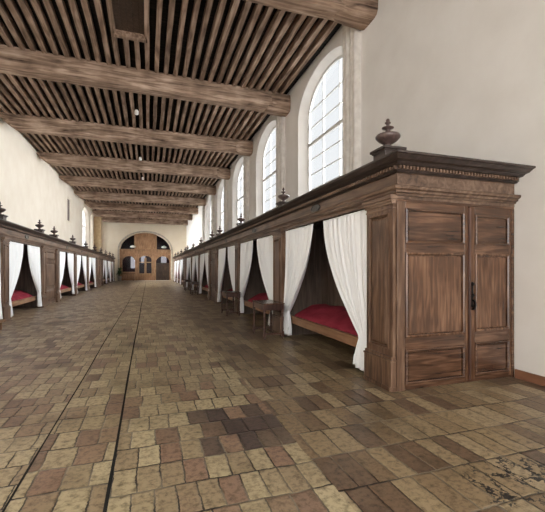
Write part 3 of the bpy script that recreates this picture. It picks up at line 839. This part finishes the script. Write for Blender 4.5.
def arch_pane(parent, a0, a1, z0, sp, r, y):
    bm = bmesh.new(); n = 16; c = (a0+a1)/2; hw = (a1-a0)/2
    for k in range(n):
        a, b_ = a0+(a1-a0)*k/n, a0+(a1-a0)*(k+1)/n
        zz = lambda x: sp+r*math.sqrt(max(0, 1-((x-c)/hw)**2))
        bm.faces.new([bm.verts.new((x, y, z)) for x, z in ((a, z0), (b_, z0), (b_, zz(b_)), (a, zz(a)))])
    bmesh.ops.remove_doubles(bm, verts=bm.verts[:], dist=1e-4); return obj('pane', bm, 'dimglass', parent)
arch_pane(st_, -2.8, -1.3, 1.15, 2.4, .75, .07)
arch_pane(st_, 1.25, 2.95, 2.3, 2.4, .75, .07)
# middle double door
for sgn, a0, a1 in ((-1, -.92, -.05), (1, -.05, .82)):
    bm = bmesh.new()
    box(bm, a0, a0+.13, .02, .1, 0, 2.95); box(bm, a1-.13, a1, .02, .1, 0, 2.95)
    box(bm, a0+.13, a1-.13, .02, .1, 0, .95); box(bm, a0+.13, a1-.13, .02, .1, 2.3, 2.42)
    raised_panel(bm, 'y', a0+.15, a1-.15, .12, .85, .02, -1, .04, .015)
    d_ = obj('door', bm, 'screen', st_)
    bm = bmesh.new(); bm.faces.new([bm.verts.new(p) for p in ((a0+.13, .06, .95), (a1-.13, .06, .95), (a1-.13, .06, 2.3), (a0+.13, .06, 2.3))]); obj('pane', bm, 'dimglass', d_)
    bm = bmesh.new(); lathe(bm, [(.02, 1.08), (.03, 1.1), (.02, 1.12)], 8, (a1-.05 if sgn < 0 else a0+.05), -.0); obj('door_knob', bm, 'iron', d_)
arch_pane(st_, -.92, .82, 2.42, 2.45, .75, .08)
for a0, a1 in ((1.27, 2.1), (2.1, 2.93)):
    bm = bmesh.new(); box(bm, a0, a1, .0, .1, .02, 2.3)
    for z0, z1 in ((.15, .7), (.8, 1.5), (1.6, 2.2)): raised_panel(bm, 'y', a0+.1, a1-.1, z0, z1, 0, -1, .03, .015)
    obj('side_door', bm, 'screendark', st_)
# arch moulding round the opening
bm = bmesh.new(); n = 40; rows = []
path = [(-.28-3.15, 0)]+[(-.28-3.15*math.cos(PI*k/n), 3.9+2.3*math.sin(PI*k/n)) for k in range(n+1)]+[(-.28+3.15, 0)]
path2 = [(-.28-3.35, 0)]+[(-.28-3.35*math.cos(PI*k/n), 3.9+2.5*math.sin(PI*k/n)) for k in range(n+1)]+[(-.28+3.35, 0)]
for (p, q) in zip(path, path2):
    rows.append([bm.verts.new(c) for c in ((p[0], YE+.02, p[1]), (p[0], YE-.06, p[1]), (q[0], YE-.06, q[1]), (q[0], YE+.02, q[1]))])
for a, b_ in zip(rows, rows[1:]):
    for k in range(3): bm.faces.new((a[k], a[k+1], b_[k+1], b_[k]))
tag(obj('trim_22', bm, 'stone'), 'stone moulding around the entrance arch', kind='structure')
# thin pale slab on the floor before the entrance arch
bm = bmesh.new(); box(bm, -3.3, 2.7, YE-1.2, YE+.1, 0, .03); tag(obj('trim_23', bm, 'shaft', bevel=.01), 'thin pale slab before the entrance arch', kind='structure')
# vestibule
bm = bmesh.new()
yv = YE+5
for a, b_, z0, z1 in ((-3.6, -2.3, 0, 7), (-2.3, -1.3, 0, 1.6), (-2.3, -1.3, 3.6, 7), (-1.3, -.95, 0, 7), (-.95, -.35, 0, 2.3), (-.95, -.35, 3.4, 7), (-.35, 1.75, 0, 7), (1.75, 2.5, 0, 2.3), (1.75, 2.5, 3.6, 7), (2.5, 3.3, 0, 7)):
    box(bm, a, b_, yv, yv+.2, z0, z1)
box(bm, -3.8, -3.6, YE+.41, yv+.2, 0, 7); box(bm, 3.3, 3.5, YE+.41, yv+.2, 0, 7); box(bm, -3.8, 3.5, YE+.41, yv+.2, 7, 7.2)
tag(obj('wall_vestibule', bm, 'purple'), kind='structure')
for i, x in enumerate((-1.85, 1.95)):
    t = thing('wall_lamp', 'White lamp on the screen transom in front of the %s lunette' % ('left' if i == 0 else 'right'), 'lamp', (x, YE+.0, 4.05), 0, 'white lamps on the entrance screen')
    bm = bmesh.new(); lathe(bm, [(.06, 0), (.03, .04), (.03, .16)], 12); obj('lamp_base', bm, 'iron', t)
    bm = bmesh.new(); lathe(bm, [(.1, .16), (.3, .2), (.34, .3), (.24, .4), (.08, .46)], 18); obj('lamp_shade', bm, 'lampw', t, smooth=True)
# chest in front of left arch
t = thing('low_chest', 'Low wooden chest under the left arched pane of the entrance screen', 'chest', (-2.35, YE-.55, .03))
bm = bmesh.new(); box(bm, -.72, .72, -.28, .28, .06, .85); raised_panel(bm, 'y', -.66, -.03, .12, .78, -.28, -1, .04, .015); raised_panel(bm, 'y', .03, .66, .12, .78, -.28, -1, .04, .015); obj('chest_body', bm, 'screen', t)
bm = bmesh.new(); box(bm, -.78, .78, -.32, .3, .85, .9); obj('chest_lid', bm, 'darkX', t, bevel=.01)
for sx in (-.62, .62):
    bm = bmesh.new(); box(bm, sx-.05, sx+.05, -.25, .25, 0, .06); obj('foot', bm, 'dark', t)
# potted plant
t = thing('potted_plant', 'Leafy green plant in a pale pot at the far left corner', 'plant', (-3.35, YE-.75, .0))
bm = bmesh.new(); lathe(bm, [(.16, .03), (.2, .05), (.25, .55), (.27, .6), (.23, .6), (.22, .5)], 18); obj('pot', bm, 'pot', t, smooth=True)
bm = bmesh.new(); lathe(bm, [(.03, .45), (.025, 1.2)], 8); obj('stem', bm, 'dark', t)
bm = bmesh.new(); rr = random.Random(3)
for k in range(90):
    an = rr.uniform(0, 2*PI); el = rr.uniform(-.4, 1.2); l = rr.uniform(.3, .62); z0 = rr.uniform(.8, 1.35)
    dv = Vector((math.cos(an)*math.cos(el), math.sin(an)*math.cos(el), math.sin(el))); sd = dv.cross(Vector((0, 0, 1))).normalized()*.07
    b0 = Vector((0, 0, z0)); p1 = b0+dv*l*.55+Vector((0, 0, .04)); p2 = b0+dv*l-Vector((0, 0, .08))
    v = [bm.verts.new(p) for p in (b0, p1+sd, p2, p1-sd)]; bm.faces.new(v)
obj('foliage', bm, 'leaf', t, fix=False)

# ------------------------------------------------------------------ light
w = bpy.data.worlds.new('world'); sc.world = w; w.use_nodes = True
bg = w.node_tree.nodes['Background']; bg.inputs[0].default_value = (.975, .985, 1.0, 1); bg.inputs[1].default_value = .37
def sun(name, az_dir, strength, ang, col):
    l = bpy.data.lights.new(name, 'SUN'); l.energy = strength; l.angle = math.radians(ang); l.color = col
    o = bpy.data.objects.new(name, l); COL.objects.link(o)
    o.rotation_euler = Vector(az_dir).to_track_quat('-Z', 'Y').to_euler(); o.location = (0, -10, 12)
    return o
sun('daylight_windows', (-1, .08, -.6), 11.0, 110, (1, .985, .96))
sun('rear_fill_sun', (.12, 1, .05), 2.0, 100, (1, .99, .98))  # added soft fill aimed in through the open back, slightly upward
sun('daylight_left_windows', (1, -.12, -.4), 24.0, 70, (1, .985, .96))
cy = sc.cycles
cy.max_bounces = 8; cy.diffuse_bounces = 5; cy.transparent_max_bounces = 12
